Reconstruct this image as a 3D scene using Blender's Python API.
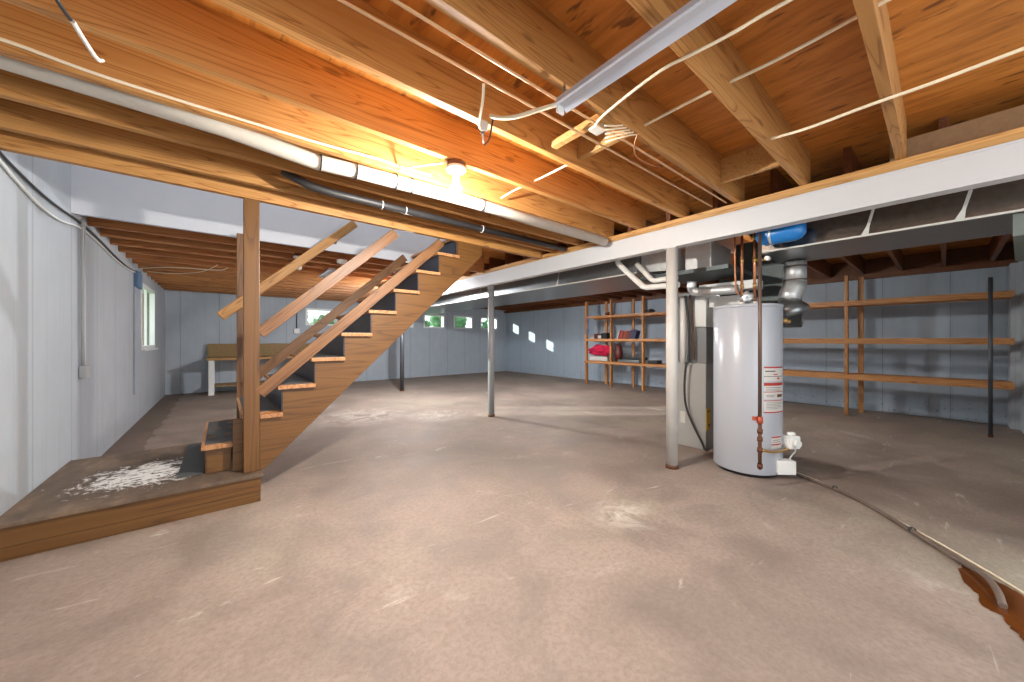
import bpy, bmesh, math, random
from mathutils import Vector, Matrix, noise
PI = math.pi
random.seed(7)
for o in list(bpy.data.objects): bpy.data.objects.remove(o)
SC = bpy.context.scene
COL = SC.collection

# ---------------------------------------------------------------- camera
cd = bpy.data.cameras.new('camera'); cam = bpy.data.objects.new('camera', cd); COL.objects.link(cam)
cam.location = (0, 0, 1.11)
cam.rotation_euler = (PI/2, 0, math.radians(50.693 - 90))
cd.sensor_width = 36; cd.lens = 353.39/1024*36; cd.shift_y = -0.97/1024
cd.clip_start = 0.02
SC.camera = cam
# ---------------------------------------------------------------- light
SC.view_settings.view_transform = 'Standard'; SC.view_settings.look = 'None'
SC.view_settings.gamma = 1; SC.view_settings.use_curve_mapping = False
SC.view_settings.exposure = 0.30
W = bpy.data.worlds.new('world'); SC.world = W; W.use_nodes = True
bg = W.node_tree.nodes['Background']; bg.inputs[0].default_value = (0.93, 0.97, 1.0, 1); bg.inputs[1].default_value = 2.2
sl = bpy.data.lights.new('sun', 'SUN'); sl.energy = 8.0; sl.angle = 0.01; sl.color = (1, 0.97, 0.9)
sun = bpy.data.objects.new('sun', sl); COL.objects.link(sun)
sun.rotation_euler = Vector((1, -0.80, -0.27)).to_track_quat('-Z', 'Y').to_euler()
BULB_E = 4800.0; FILL_BACK_E = 6500.0; FILL_HEATER_E = 1200.0; FILL_STORAGE_E = 3200.0  # all but the first drive bulbs added out of view as fill

# ---------------------------------------------------------------- materials
class NT:
    def __init__(s, name):
        s.m = bpy.data.materials.new(name); s.m.use_nodes = True
        s.t = s.m.node_tree; s.n = s.t.nodes; s.b = s.n['Principled BSDF']
    def node(s, typ, ins=None, **kw):
        q = s.n.new(typ)
        for k, v in kw.items(): setattr(q, k, v)
        for k, v in (ins or {}).items():
            if isinstance(v, bpy.types.NodeSocket): s.t.links.new(v, q.inputs[k])
            else: q.inputs[k].default_value = v
        return q
    def link(s, a, b): s.t.links.new(a, b)
    def coords(s, scale=(1, 1, 1), rnd=0.0):
        tc = s.node('ShaderNodeTexCoord')
        v = tc.outputs['Object']
        if rnd:
            oi = s.node('ShaderNodeObjectInfo')
            mu = s.node('ShaderNodeMath', {0: oi.outputs['Random'], 1: rnd}, operation='MULTIPLY')
            v = s.node('ShaderNodeVectorMath', {0: v, 1: mu.outputs[0]}, operation='ADD').outputs[0]
        return s.node('ShaderNodeMapping', {'Vector': v, 'Scale': scale}).outputs[0]
    def noise(s, vec, scale, detail=4, rough=0.55, dist=0.0):
        return s.node('ShaderNodeTexNoise', {'Vector': vec, 'Scale': scale, 'Detail': detail, 'Roughness': rough, 'Distortion': dist}).outputs[0]
    def ramp(s, fac, stops):
        r = s.node('ShaderNodeValToRGB', {'Fac': fac}); e = r.color_ramp.elements
        while len(e) < len(stops): e.new(0.5)
        for i, (p, c) in enumerate(stops):
            e[i].position = p; e[i].color = (*c, 1) if len(c) == 3 else c
        return r.outputs[0]
    def mix(s, fac, a, b, mode='MIX'):
        q = s.node('ShaderNodeMix', data_type='RGBA', blend_type=mode)
        for i, v in ((0, fac), (6, a), (7, b)):
            if isinstance(v, bpy.types.NodeSocket): s.link(v, q.inputs[i])
            else: q.inputs[i].default_value = v if i == 0 else ((*v, 1) if len(v) == 3 else v)
        return q.outputs[2]
    def math(s, op, a, b=0.0, c=0.0):
        return s.node('ShaderNodeMath', {0: a, 1: b, 2: c}, operation=op).outputs[0]
    def bump(s, h, strength=0.3, dist=0.01):
        s.link(s.node('ShaderNodeBump', {'Height': h, 'Strength': strength, 'Distance': dist}).outputs[0], s.b.inputs['Normal'])
def srgb(r, g, b):
    f = lambda c: (c/255/12.92) if c/255 <= 0.04045 else ((c/255+0.055)/1.055)**2.4
    return (f(r), f(g), f(b))
def plain(name, c, rough=0.5, metal=0.0, var=0.12, scale=14, bump=0.0, spec=None):
    q = NT(name); v = q.coords(); n = q.noise(v, scale, 5)
    q.link(q.mix(n, tuple(x*(1-var) for x in c), tuple(min(1, x*(1+var)) for x in c)), q.b.inputs['Base Color'])
    q.b.inputs['Roughness'].default_value = rough; q.b.inputs['Metallic'].default_value = metal
    if spec is not None: q.b.inputs['Specular IOR Level'].default_value = spec
    if bump: q.bump(n, bump)
    return q.m
def wood(name, light, mid, dark, rough=0.55, grain=1.0, knots=True, tint=0.25):
    q = NT(name); v = q.coords(rnd=37.0)
    st = q.node('ShaderNodeMapping', {'Vector': v, 'Scale': (0.55, 9, 9)}).outputs[0]
    n0 = q.noise(st, 1.0, 2, 0.45, 0.5)
    rings = q.math('FRACT', q.math('MULTIPLY', n0, 15.0*grain))
    fine = q.noise(q.node('ShaderNodeMapping', {'Vector': v, 'Scale': (2.5, 90, 90)}).outputs[0], 1.0, 3, 0.6)
    big = q.noise(q.node('ShaderNodeMapping', {'Vector': v, 'Scale': (0.8, 4, 4)}).outputs[0], 1.0, 3)
    c = q.ramp(rings, [(0.0, mid), (0.6, light), (0.80, mid), (0.95, dark), (1.0, mid)])
    c = q.mix(0.28, c, q.ramp(big, [(0.3, mid), (0.7, light)]))
    c = q.mix(q.math('MULTIPLY', fine, 0.35), c, dark)
    if knots:
        vo = q.node('ShaderNodeTexVoronoi', {'Vector': q.node('ShaderNodeMapping', {'Vector': v, 'Scale': (2.2, 6, 6)}).outputs[0], 'Scale': 1.0})
        k = q.ramp(vo.outputs['Distance'], [(0.0, (1, 1, 1)), (0.07, (0.8, 0.8, 0.8)), (0.11, (0, 0, 0))])
        c = q.mix(q.math('MULTIPLY', k, 0.6), c, tuple(x*0.35 for x in dark))
    oi = q.node('ShaderNodeObjectInfo')
    tv = q.ramp(oi.outputs['Random'], [(0, (1-tint, 1-tint, 1-tint)), (1, (1, 1, 1))])
    c = q.mix(1.0, c, tv, 'MULTIPLY')
    q.link(c, q.b.inputs['Base Color']); q.b.inputs['Roughness'].default_value = rough
    q.bump(fine, 0.15, 0.003)
    return q.m
def painted_wall(name, base, groove=0.61, axis=0, scuff=0.5):
    q = NT(name); tc = q.node('ShaderNodeTexCoord'); sp = q.node('ShaderNodeSeparateXYZ', {0: tc.outputs['Object']})
    a = sp.outputs[axis]
    n = q.noise(q.coords((1, 1, 1)), 3.0, 6, 0.6); n2 = q.noise(q.coords((6, 6, 0.7)), 2.0, 5, 0.7)
    c = q.mix(n, tuple(x*0.86 for x in base), tuple(min(1, x*1.10) for x in base))
    c = q.mix(q.math('MULTIPLY', q.math('SUBTRACT', n2, 0.45), 1.0), c, tuple(x*0.75 for x in base))
    h = None
    for period, w, off, st in ((groove, 0.012, 0.1, 0.45), (groove/3.0, 0.006, 0.37, 0.16)):
        fr = q.math('FRACT', q.math('ADD', q.math('DIVIDE', a, period), off))
        ln = q.math('LESS_THAN', fr, w/period)
        c = q.mix(q.math('MULTIPLY', ln, st), c, tuple(x*0.30 for x in base))
        h = ln if h is None else q.math('ADD', h, ln)
    # spotty mould and dirt near the foot, flaking whitewash at the very bottom
    z = sp.outputs[2]
    foot = q.node('ShaderNodeMapRange', {'Value': z, 'From Min': 0.0, 'From Max': 0.45, 'To Min': 1.0, 'To Max': 0.0}).outputs[0]
    sp2 = q.math('GREATER_THAN', q.noise(q.coords(), 26.0, 3), 0.66)
    c = q.mix(q.math('MULTIPLY', q.math('MULTIPLY', foot, sp2), scuff), c, (0.05, 0.06, 0.06))
    q.link(c, q.b.inputs['Base Color']); q.b.inputs['Roughness'].default_value = 0.6
    q.bump(q.math('ADD', q.math('MULTIPLY', h, -1.0), q.math('MULTIPLY', n2, 0.3)), 0.4, 0.006)
    return q.m
def floor_mat():
    q = NT('concrete_floor'); v = q.coords()
    big = q.noise(v, 0.55, 5, 0.6, 0.4); mid = q.noise(v, 2.2, 8, 0.65, 0.5); fine = q.noise(v, 42, 6, 0.7)
    c = q.ramp(big, [(0.32, srgb(132, 120, 110)), (0.5, srgb(158, 141, 130)), (0.68, srgb(160, 150, 134))])
    c = q.mix(q.math('MULTIPLY', q.ramp(mid, [(0.35, (1, 1, 1)), (0.55, (0, 0, 0))]), 0.6), c, srgb(118, 106, 98))
    c = q.mix(q.math('MULTIPLY', q.ramp(mid, [(0.60, (0, 0, 0)), (0.72, (1, 1, 1))]), 0.45), c, srgb(200, 190, 178))
    c = q.mix(q.math('MULTIPLY', q.ramp(fine, [(0.35, (1, 1, 1)), (0.6, (0, 0, 0))]), 0.4), c, srgb(112, 100, 90))
    sc = q.noise(q.coords((1.0, 5.0, 1.0)), 1.6, 7, 0.7, 1.2)
    c = q.mix(q.math('MULTIPLY', q.ramp(sc, [(0.63, (0, 0, 0)), (0.70, (1, 1, 1))]), 0.5), c, srgb(215, 205, 192))
    vo = q.node('ShaderNodeTexVoronoi', {'Vector': v, 'Scale': 2.3}).outputs['Distance']
    c = q.mix(q.ramp(vo, [(0.0, (0.8, 0.8, 0.8)), (0.03, (0, 0, 0))]), c, (0.06, 0.04, 0.035))
    # pools of light painted beyond the stairs, plus one pale patch nearer
    tc = q.node('ShaderNodeTexCoord'); g = q.noise(q.coords(), 5.5, 8, 0.75, 1.0)
    for cx, cy, r in ((1.55, 5.4, 0.75), (2.45, 4.75, 0.5), (1.0, 6.6, 0.6), (1.95, 1.30, 0.25)):
        d = q.node('ShaderNodeVectorMath', {0: tc.outputs['Object'], 1: (cx, cy, 0)}, operation='DISTANCE').outputs['Value']
        f = q.node('ShaderNodeMapRange', {'Value': d, 'From Min': 0.0, 'From Max': r, 'To Min': 0.62, 'To Max': 0.0}).outputs[0]
        f = q.math('MULTIPLY', f, q.ramp(g, [(0.42, (0, 0, 0)), (0.58, (1, 1, 1))]))
        c = q.mix(f, c, srgb(222, 214, 205))
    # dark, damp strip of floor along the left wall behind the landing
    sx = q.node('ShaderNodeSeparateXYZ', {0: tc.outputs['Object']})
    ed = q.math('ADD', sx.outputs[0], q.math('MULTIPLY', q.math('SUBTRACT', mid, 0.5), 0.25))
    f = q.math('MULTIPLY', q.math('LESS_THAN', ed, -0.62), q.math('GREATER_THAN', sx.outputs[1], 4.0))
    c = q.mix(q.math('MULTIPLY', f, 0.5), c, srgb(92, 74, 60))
    q.link(c, q.b.inputs['Base Color'])
    q.link(q.ramp(mid, [(0.3, (0.5, 0.5, 0.5)), (0.7, (0.8, 0.8, 0.8))]), q.b.inputs['Roughness'])
    q.b.inputs['Specular IOR Level'].default_value = 0.3
    q.bump(q.math('ADD', fine, mid), 0.25, 0.006)
    return q.m
def galv(name, c, rough=0.35, var=0.2, metal=0.85):
    q = NT(name); v = q.coords()
    vo = q.node('ShaderNodeTexVoronoi', {'Vector': v, 'Scale': 45.0}); n = q.noise(v, 2.5, 5)
    f = q.mix(0.5, vo.outputs['Color'], n); g = q.node('ShaderNodeRGBToBW', {0: f}).outputs[0]
    q.link(q.mix(g, tuple(x*(1-var) for x in c), tuple(min(1, x*(1+var)) for x in c)), q.b.inputs['Base Color'])
    q.b.inputs['Metallic'].default_value = metal; q.b.inputs['Roughness'].default_value = rough
    return q.m
def glass_mat():
    q = NT('window_glass'); q.n.remove(q.b)
    t = q.node('ShaderNodeBsdfTransparent', {'Color': (0.92, 0.97, 0.96, 1)}); g = q.node('ShaderNodeBsdfGlossy', {'Roughness': 0.02})
    mx = q.node('ShaderNodeMixShader', {0: 0.08, 1: t.outputs[0], 2: g.outputs[0]})
    q.link(mx.outputs[0], q.n['Material Output'].inputs[0]); return q.m
def emit(name, c, s):
    q = NT(name); q.b.inputs['Base Color'].default_value = (*c, 1)
    q.b.inputs['Emission Color'].default_value = (*c, 1); q.b.inputs['Emission Strength'].default_value = s
    return q.m
def subfloor_mat():
    q = NT('plywood_subfloor'); v = q.coords((1, 1, 1))
    st = q.noise(q.coords((7, 1.0, 1)), 2.2, 6, 0.65, 0.5)
    c = q.ramp(st, [(0.3, srgb(160, 98, 34)), (0.5, srgb(200, 128, 50)), (0.72, srgb(218, 150, 70))])
    k = q.noise(q.coords((16, 5, 1)), 1.4, 2, 0.5)
    c = q.mix(q.math('MULTIPLY', q.ramp(k, [(0.62, (0, 0, 0)), (0.70, (1, 1, 1))]), 0.75), c, srgb(84, 42, 14))
    q.link(c, q.b.inputs['Base Color']); q.b.inputs['Roughness'].default_value = 0.6
    return q.m
def landing_top_mat():
    q = NT('landing_plywood_top'); tc = q.node('ShaderNodeTexCoord'); v = q.coords()
    st = q.noise(q.coords((3, 1.4, 1)), 2.4, 6, 0.65)
    c = q.ramp(st, [(0.3, srgb(82, 68, 56)), (0.55, srgb(118, 98, 80)), (0.75, srgb(150, 128, 104))])
    d = q.node('ShaderNodeVectorMath', {0: tc.outputs['Object'], 1: (0.50, 0.50, 0.19)}, operation='DISTANCE').outputs['Value']
    f = q.node('ShaderNodeMapRange', {'Value': d, 'From Min': 0.1, 'From Max': 0.72, 'To Min': 1.0, 'To Max': 0.0}).outputs[0]
    g = q.noise(q.coords((1, 1, 1)), 9.0, 8, 0.8, 1.5)
    g2 = q.noise(q.coords((1, 2.5, 1)), 16.0, 4, 0.6, 1.0)
    c = q.mix(q.math('MULTIPLY', f, 0.85), c, srgb(64, 54, 46))
    w = q.math('MULTIPLY', q.math('GREATER_THAN', q.math('ADD', q.math('MULTIPLY', g, 0.55), q.math('MULTIPLY', f, 0.25)), 0.47), q.math('GREATER_THAN', g2, 0.42))
    c = q.mix(q.math('MULTIPLY', w, 0.85), c, srgb(232, 230, 226))
    q.link(c, q.b.inputs['Base Color']); q.b.inputs['Roughness'].default_value = 0.6
    return q.m

M = {}
M['floor'] = floor_mat()
M['wall'] = painted_wall('pale_grey_wall_paint', srgb(180, 186, 192), 0.72, 1, 0.2)
M['wall_back'] = painted_wall('blue_grey_back_wall_paint', srgb(176, 186, 196), 0.62, 0)
M['wall_shelf'] = painted_wall('blue_grey_side_wall_paint', srgb(172, 186, 200), 0.66, 1, 0.8)
M['stairwall'] = plain('stairwell_plaster', srgb(206, 208, 214), 0.7, var=0.04)
M['subfloor'] = subfloor_mat()
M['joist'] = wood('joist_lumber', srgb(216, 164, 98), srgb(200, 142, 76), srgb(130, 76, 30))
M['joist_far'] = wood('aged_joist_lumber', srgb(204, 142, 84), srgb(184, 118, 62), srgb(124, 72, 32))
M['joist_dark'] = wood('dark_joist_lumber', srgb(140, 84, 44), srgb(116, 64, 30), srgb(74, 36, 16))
M['plate'] = wood('plate_lumber', srgb(222, 178, 114), srgb(204, 156, 92), srgb(160, 106, 52))
M['stain'] = wood('brown_stained_wood', srgb(122, 84, 38), srgb(108, 71, 30), srgb(74, 44, 16), 0.45, 0.5, False, 0.08)
M['railwood'] = wood('scuffed_brown_rail_wood', srgb(142, 100, 62), srgb(120, 80, 44), srgb(78, 46, 22), 0.5, 0.7, False, 0.1)
M['treadwood'] = wood('worn_tread_edge', srgb(206, 156, 108), srgb(182, 126, 80), srgb(120, 70, 34), 0.5, 0.6, False, 0.1)
M['shelfwood'] = wood('shelf_lumber', srgb(218, 160, 100), srgb(196, 132, 74), srgb(132, 80, 38))
M['osb'] = plain('osb_board', srgb(150, 124, 84), 0.75, var=0.35, scale=30)
M['landing'] = landing_top_mat()
M['rubber'] = plain('black_rubber_mat', srgb(74, 76, 76), 0.7, var=0.3, scale=20)
M['riser'] = plain('dark_glossy_riser', srgb(34, 40, 54), 0.38, var=0.5, scale=6)
M['beam'] = plain('white_beam_paint', srgb(202, 205, 208), 0.45, var=0.02)
M['post'] = plain('cream_column_paint', srgb(196, 194, 188), 0.4, var=0.05)
M['postgrey'] = plain('grey_column_paint', srgb(140, 142, 144), 0.4, var=0.1)
M['postdark'] = plain('dark_column_paint', srgb(70, 74, 80), 0.4, var=0.1)
M['galv'] = galv('galvanised_steel', srgb(206, 208, 208), 0.42, 0.2, 0.6)
M['galvdull'] = galv('dull_galvanised_duct', srgb(150, 154, 156), 0.32, 0.15)
M['ductbright'] = galv('bright_plenum_metal', srgb(206, 206, 204), 0.5, 0.12, 0.35)
M['ductdark'] = galv('dark_duct_metal', srgb(84, 92, 92), 0.5, 0.2, 0.5)
M['seal'] = plain('white_duct_sealant', srgb(206, 206, 200), 0.7)
M['tank'] = plain('water_heater_enamel', srgb(180, 184, 192), 0.28, var=0.015, spec=0.6)
M['white'] = plain('white_plastic', srgb(232, 232, 228), 0.45, var=0.03)
M['pvc'] = plain('white_pvc', srgb(228, 226, 220), 0.35, var=0.05)
M['pipewrap'] = plain('off_white_pipe_insulation', srgb(204, 198, 186), 0.7, var=0.08, scale=40, bump=0.2)
M['abs'] = plain('black_abs_pipe', srgb(46, 45, 46), 0.5, var=0.2)
M['copper'] = plain('copper_pipe', srgb(190, 128, 90), 0.4, 0.6, var=0.15)
M['iron'] = plain('dull_iron_pipe', srgb(112, 92, 80), 0.5, 0.5, var=0.2)
M['rust'] = plain('rusty_brown_fitting', srgb(104, 66, 46), 0.6, 0.3, var=0.3)
M['brass'] = plain('brass_fitting', srgb(200, 160, 100), 0.35, 0.7)
M['red'] = plain('red_print', srgb(176, 48, 40), 0.5)
M['black'] = plain('black_print', srgb(34, 32, 34), 0.5)
M['paper'] = plain('label_paper', srgb(206, 203, 196), 0.6, var=0.05)
M['yellow'] = plain('yellow_label', srgb(226, 182, 30), 0.5)
M['blue'] = plain('blue_tank_enamel', srgb(24, 120, 196), 0.3, var=0.12, spec=0.7)
M['cable'] = plain('cream_cable_sheath', srgb(236, 224, 196), 0.45, var=0.08)
M['cablewht'] = plain('white_cable_sheath', srgb(226, 226, 222), 0.5, var=0.05)
M['cabledark'] = plain('black_cable', srgb(50, 48, 48), 0.45)
M['hose'] = plain('grey_brown_hose', srgb(112, 98, 88), 0.4, var=0.2)
M['fixture'] = plain('fluorescent_fixture_metal', srgb(206, 212, 224), 0.35, 0.0, var=0.04)
M['conduit'] = plain('painted_conduit', srgb(186, 188, 188), 0.4, var=0.05)
M['porcelain'] = plain('porcelain', srgb(240, 238, 230), 0.25)
M['steelbox'] = plain('steel_junction_box', srgb(120, 112, 104), 0.4, 0.6)
M['frame'] = plain('white_window_frame', srgb(232, 234, 234), 0.45, var=0.04)
M['glass'] = glass_mat()
M['leaf'] = plain('green_foliage', srgb(84, 128, 84), 0.7, var=0.6, scale=9)
M['lawn'] = plain('lawn_grass', srgb(110, 150, 90), 0.9, var=0.3)
M['bark'] = plain('brown_brush', srgb(120, 96, 70), 0.9, var=0.5, scale=8)
M['furn'] = plain('furnace_grey_enamel', srgb(176, 176, 172), 0.4, 0.2, var=0.03)
M['furndark'] = plain('furnace_side_grey', srgb(132, 134, 134), 0.4, 0.3, var=0.04)
M['wet'] = plain('rusty_wet_floor', srgb(98, 54, 22), 0.12, var=0.6, scale=9, spec=0.8)
M['bulb'] = emit('lit_bulb', (1.0, 0.94, 0.86), BULB_E)
M['fill_back'] = emit('added_bulb_back', (0.95, 0.97, 1.0), FILL_BACK_E)
M['bulbneck'] = emit('glowing_bulb_neck', (1.0, 0.95, 0.86), 25.0)
M['tanline'] = plain('tan_copper_line', srgb(214, 176, 134), 0.4, 0.2)
M['osbedge'] = plain('speckled_insulation_board', srgb(156, 128, 96), 0.85, var=0.25, scale=40)
M['boot'] = plain('grey_green_duct_piece', srgb(116, 124, 118), 0.6, 0.2)
M['ductreflection'] = galv('duct_side_reflection_tint', (0.30, 0.245, 0.20), 0.2, 0.25, 0.95)  # brown tint stands in for the warm ceiling reflected in the metal
M['rustred'] = plain('faded_red_valve', srgb(176, 78, 54), 0.5)
M['fill_heater'] = emit('added_bulb_heater', (1.0, 0.96, 0.9), FILL_HEATER_E)
M['dullblue'] = plain('dull_blue_box', srgb(96, 128, 160), 0.5)
M['fill_storage'] = emit('added_bulb_storage', (0.97, 0.98, 1.0), FILL_STORAGE_E)
M['crimson'] = plain('crimson_cloth', srgb(190, 14, 64), 0.85, var=0.25)
M['maroon'] = plain('maroon_leather', srgb(92, 34, 30), 0.5)
M['navy'] = plain('navy_cover', srgb(40, 44, 84), 0.5)
M['bluebin'] = plain('blue_plastic', srgb(60, 110, 160), 0.4)

# ---------------------------------------------------------------- mesh helpers
class MB:
    def __init__(s): s.bm = bmesh.new()
    def box(s, a, b, bev=0.0):
        r = bmesh.ops.create_cube(s.bm, size=1.0)
        for v in r['verts']:
            v.co = Vector(((a[i]+b[i])/2 + v.co[i]*(b[i]-a[i]) for i in range(3)))
        if bev:
            es = list({e for v in r['verts'] for e in v.link_edges})
            bmesh.ops.bevel(s.bm, geom=es, offset=bev, segments=2, affect='EDGES', profile=0.6)
        return s
    def prism(s, pts, vec):
        vs = [s.bm.verts.new(Vector(p)) for p in pts]; ws = [s.bm.verts.new(Vector(p)+Vector(vec)) for p in pts]
        n = len(vs); s.bm.faces.new(vs); s.bm.faces.new(list(reversed(ws)))
        for i in range(n): s.bm.faces.new((vs[i], ws[i], ws[(i+1) % n], vs[(i+1) % n]))
        return s
    def tube(s, pts, r, n=12, cap=True, smooth_path=0):
        pts = [Vector(p) for p in pts]
        for _ in range(smooth_path):
            q = [pts[0]]
            for a, b in zip(pts, pts[1:]): q += [a.lerp(b, 0.25), a.lerp(b, 0.75)]
            q.append(pts[-1]); pts = q
        rs = r if isinstance(r, (list, tuple)) else [r]*len(pts)
        up = None; rings = []
        for i, p in enumerate(pts):
            t = ((pts[min(i+1, len(pts)-1)] - pts[max(i-1, 0)])).normalized()
            if up is None: up = Vector((0, 0, 1)) if abs(t.z) < 0.9 else Vector((1, 0, 0))
            u = (up - t*up.dot(t)).normalized(); w = t.cross(u); up = u
            rings.append([s.bm.verts.new(p + (u*math.cos(k*2*PI/n) + w*math.sin(k*2*PI/n))*rs[min(i, len(rs)-1)]) for k in range(n)])
        for a, b in zip(rings, rings[1:]):
            for k in range(n): s.bm.faces.new((a[k], a[(k+1) % n], b[(k+1) % n], b[k])).smooth = True
        if cap: s.bm.faces.new(list(reversed(rings[0]))); s.bm.faces.new(rings[-1])
        return s
    def lathe(s, prof, c=(0, 0, 0), n=48, M4=None):
        # profile of (radius, height) around z
        rings = []
        for r, z in prof:
            if r < 1e-5: rings.append([s.bm.verts.new((c[0], c[1], c[2]+z))])
            else: rings.append([s.bm.verts.new((c[0]+r*math.cos(k*2*PI/n), c[1]+r*math.sin(k*2*PI/n), c[2]+z)) for k in range(n)])
        nv = [v for rr in rings for v in rr]
        for a, b in zip(rings, rings[1:]):
            for k in range(n):
                k2 = (k+1) % n
                if len(a) == 1 and len(b) == 1: continue
                if len(a) == 1: f = s.bm.faces.new((a[0], b[k2], b[k]))
                elif len(b) == 1: f = s.bm.faces.new((a[k], a[k2], b[0]))
                else: f = s.bm.faces.new((a[k], a[k2], b[k2], b[k]))
                f.smooth = True
        if M4 is not None: bmesh.ops.transform(s.bm, matrix=M4, verts=nv)
        return s
    def arc_patch(s, c, r, a0, a1, z0, z1, n=10, t=0.002):
        i0 = []; o0 = []
        for k in range(n+1):
            a = math.radians(a0 + (a1-a0)*k/n); d = Vector((math.cos(a), math.sin(a), 0))
            row = []
            for rr in (r, r+t):
                for z in (z0, z1): row.append(s.bm.verts.new(Vector(c) + d*rr + Vector((0, 0, z))))
            i0.append(row)
        for a, b in zip(i0, i0[1:]):
            for q in ((2, 3), (3, 1), (1, 0), (0, 2)): s.bm.faces.new((a[q[0]], b[q[0]], b[q[1]], a[q[1]]))
        for row in (i0[0], i0[-1]): s.bm.faces.new((row[0], row[1], row[3], row[2]))
        return s
    def blob(s, c, rad, seed=0, amp=0.25, sub=3, freq=2.0):
        r = bmesh.ops.create_icosphere(s.bm, subdivisions=sub, radius=1.0)
        for v in r['verts']:
            d = v.co.normalized(); k = 1 + amp*noise.noise(d*freq + Vector((seed, seed*1.7, 0)))*2
            v.co = Vector((c[0]+d.x*rad[0]*k, c[1]+d.y*rad[1]*k, c[2]+d.z*rad[2]*k))
            for f in v.link_faces: f.smooth = True
        return s
    def build(s, name, mat, parent=None, loc=None, matrix=None):
        bmesh.ops.recalc_face_normals(s.bm, faces=s.bm.faces)
        me = bpy.data.meshes.new(name); o = bpy.data.objects.new(name, me); COL.objects.link(o)
        base = Vector(loc) if loc is not None else Vector((0, 0, 0))
        if matrix is None and loc is not None:
            bmesh.ops.translate(s.bm, verts=s.bm.verts, vec=-base)
        s.bm.to_mesh(me); s.bm.free(); me.materials.append(mat)
        off = origin_of(parent)
        if matrix is not None: o.matrix_local = Matrix.Translation(-off) @ matrix
        else: o.location = base - off
        if parent is not None: o.parent = parent
        return o
def origin_of(p):
    v = Vector((0, 0, 0))
    while p is not None: v += p.location; p = p.parent
    return v
def tag(o, label=None, cat=None, group=None, kind=None):
    if label: o['label'] = label
    if cat: o['category'] = cat
    if group: o['group'] = group
    if kind: o['kind'] = kind
    return o
def thing(name, label, cat, loc, group=None):
    o = bpy.data.objects.new(name, None); COL.objects.link(o); o.location = loc; o.empty_display_size = 0.1
    return tag(o, label, cat, group)
def struct(o): o['kind'] = 'structure'; return o
def board(name, p0, p1, wy, hz, mat, parent=None, side=Vector((0, 1, 0)), bev=0.002):
    """a straight board from p0 to p1 (its centre line), thickness wy along side, depth hz; grain along it"""
    p0 = Vector(p0); p1 = Vector(p1); x = (p1-p0); L = x.length; x.normalize()
    y = (side - x*side.dot(x)).normalized(); z = x.cross(y)
    m = Matrix((x, y, z)).transposed().to_4x4(); m.translation = p0
    q = MB(); q.box((0, -wy/2, -hz/2), (L, wy/2, hz/2), bev)
    return q.build(name, mat, parent, matrix=m)
def ordn(i): return ['first', 'second', 'third', 'fourth', 'fifth', 'sixth', 'seventh', 'eighth', 'ninth', 'tenth', 'eleventh', 'twelfth', 'thirteenth', 'fourteenth', 'fifteenth', 'sixteenth', 'seventeenth', 'eighteenth', 'nineteenth', 'twentieth', 'twenty-first', 'twenty-second', 'twenty-third', 'twenty-fourth', 'twenty-fifth', 'twenty-sixth', 'twenty-seventh'][i]

# ---------------------------------------------------------------- setting
XL, YB, XS, YF = -0.90, 9.97, 7.90, -0.60
ZJ = 2.139; ZT = 2.374; YS0, YS1, XSE = 3.04, 4.24, 2.30      # joist bottom, subfloor, stair opening
def wall_holes(name, mat, axis, pos, thick, a0, a1, z0, z1, holes):
    """wall lying across `axis` with rectangular holes (a_lo, a_hi, z_lo, z_hi)"""
    q = MB(); holes = sorted(holes)
    def bx(u0, u1, w0, w1):
        if u1-u0 < 1e-4 or w1-w0 < 1e-4: return
        lo, hi = min(pos, pos+thick), max(pos, pos+thick)
        if axis == 0: q.box((lo, u0, w0), (hi, u1, w1))
        else: q.box((u0, lo, w0), (u1, hi, w1))
    cur = a0
    for h in holes:
        bx(cur, h[0], z0, z1); bx(h[0], h[1], z0, h[2]); bx(h[0], h[1], h[3], z1); cur = h[1]
    bx(cur, a1, z0, z1)
    return struct(q.build(name, mat))
struct(MB().box((XL-0.3, -3.2, -0.12), (XS+0.3, YB+0.3, 0)).build('floor', M['floor']))
q = MB(); q.box((XL, -0.9, ZT), (XS, YS0+0.04, ZT+0.02)); q.box((XL, YS1+0.04, ZT), (XS, YB, ZT+0.02)); q.box((XSE+0.05, YS0+0.04, ZT), (XS, YS1+0.04, ZT+0.02))
struct(q.build('ceiling', M['subfloor']))
wall_holes('wall_left', M['wall'], 0, XL, -0.22, -0.9, YB+0.22, 0, 3.9, [(7.2, 8.46, 0.98, 1.93)])
WX = [1.94, 4.02, 5.06, 6.10, 7.13]
wall_holes('wall_back', M['wall_back'], 1, YB, 0.22, XL, XS+0.22, 0, ZT, [(x-0.36, x+0.36, 1.475, 1.90) for x in WX])
wall_holes('wall_right', M['wall_shelf'], 0, XS, 0.22, YF-0.2, YB, 0, 2.07, [])
struct(MB().box((3.3, YF-0.2, 0), (XS+0.2, YF, ZT)).build('wall_front', M['wall']))
struct(MB().box((7.62, YF, 0), (XS, YF+0.07, 2.07)).build('trim_1', M['wall']))       # pale pilaster in the corner
struct(MB().box((XS-0.10, YF, 2.07), (XS+0.2, YB, ZJ)).build('trim_2', M['joist_dark']))  # sill plate on the foundation
struct(MB().box((XS-0.04, YF, ZJ), (XS+0.2, YB, ZT)).build('trim_3', M['joist_dark']))    # rim board
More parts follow.
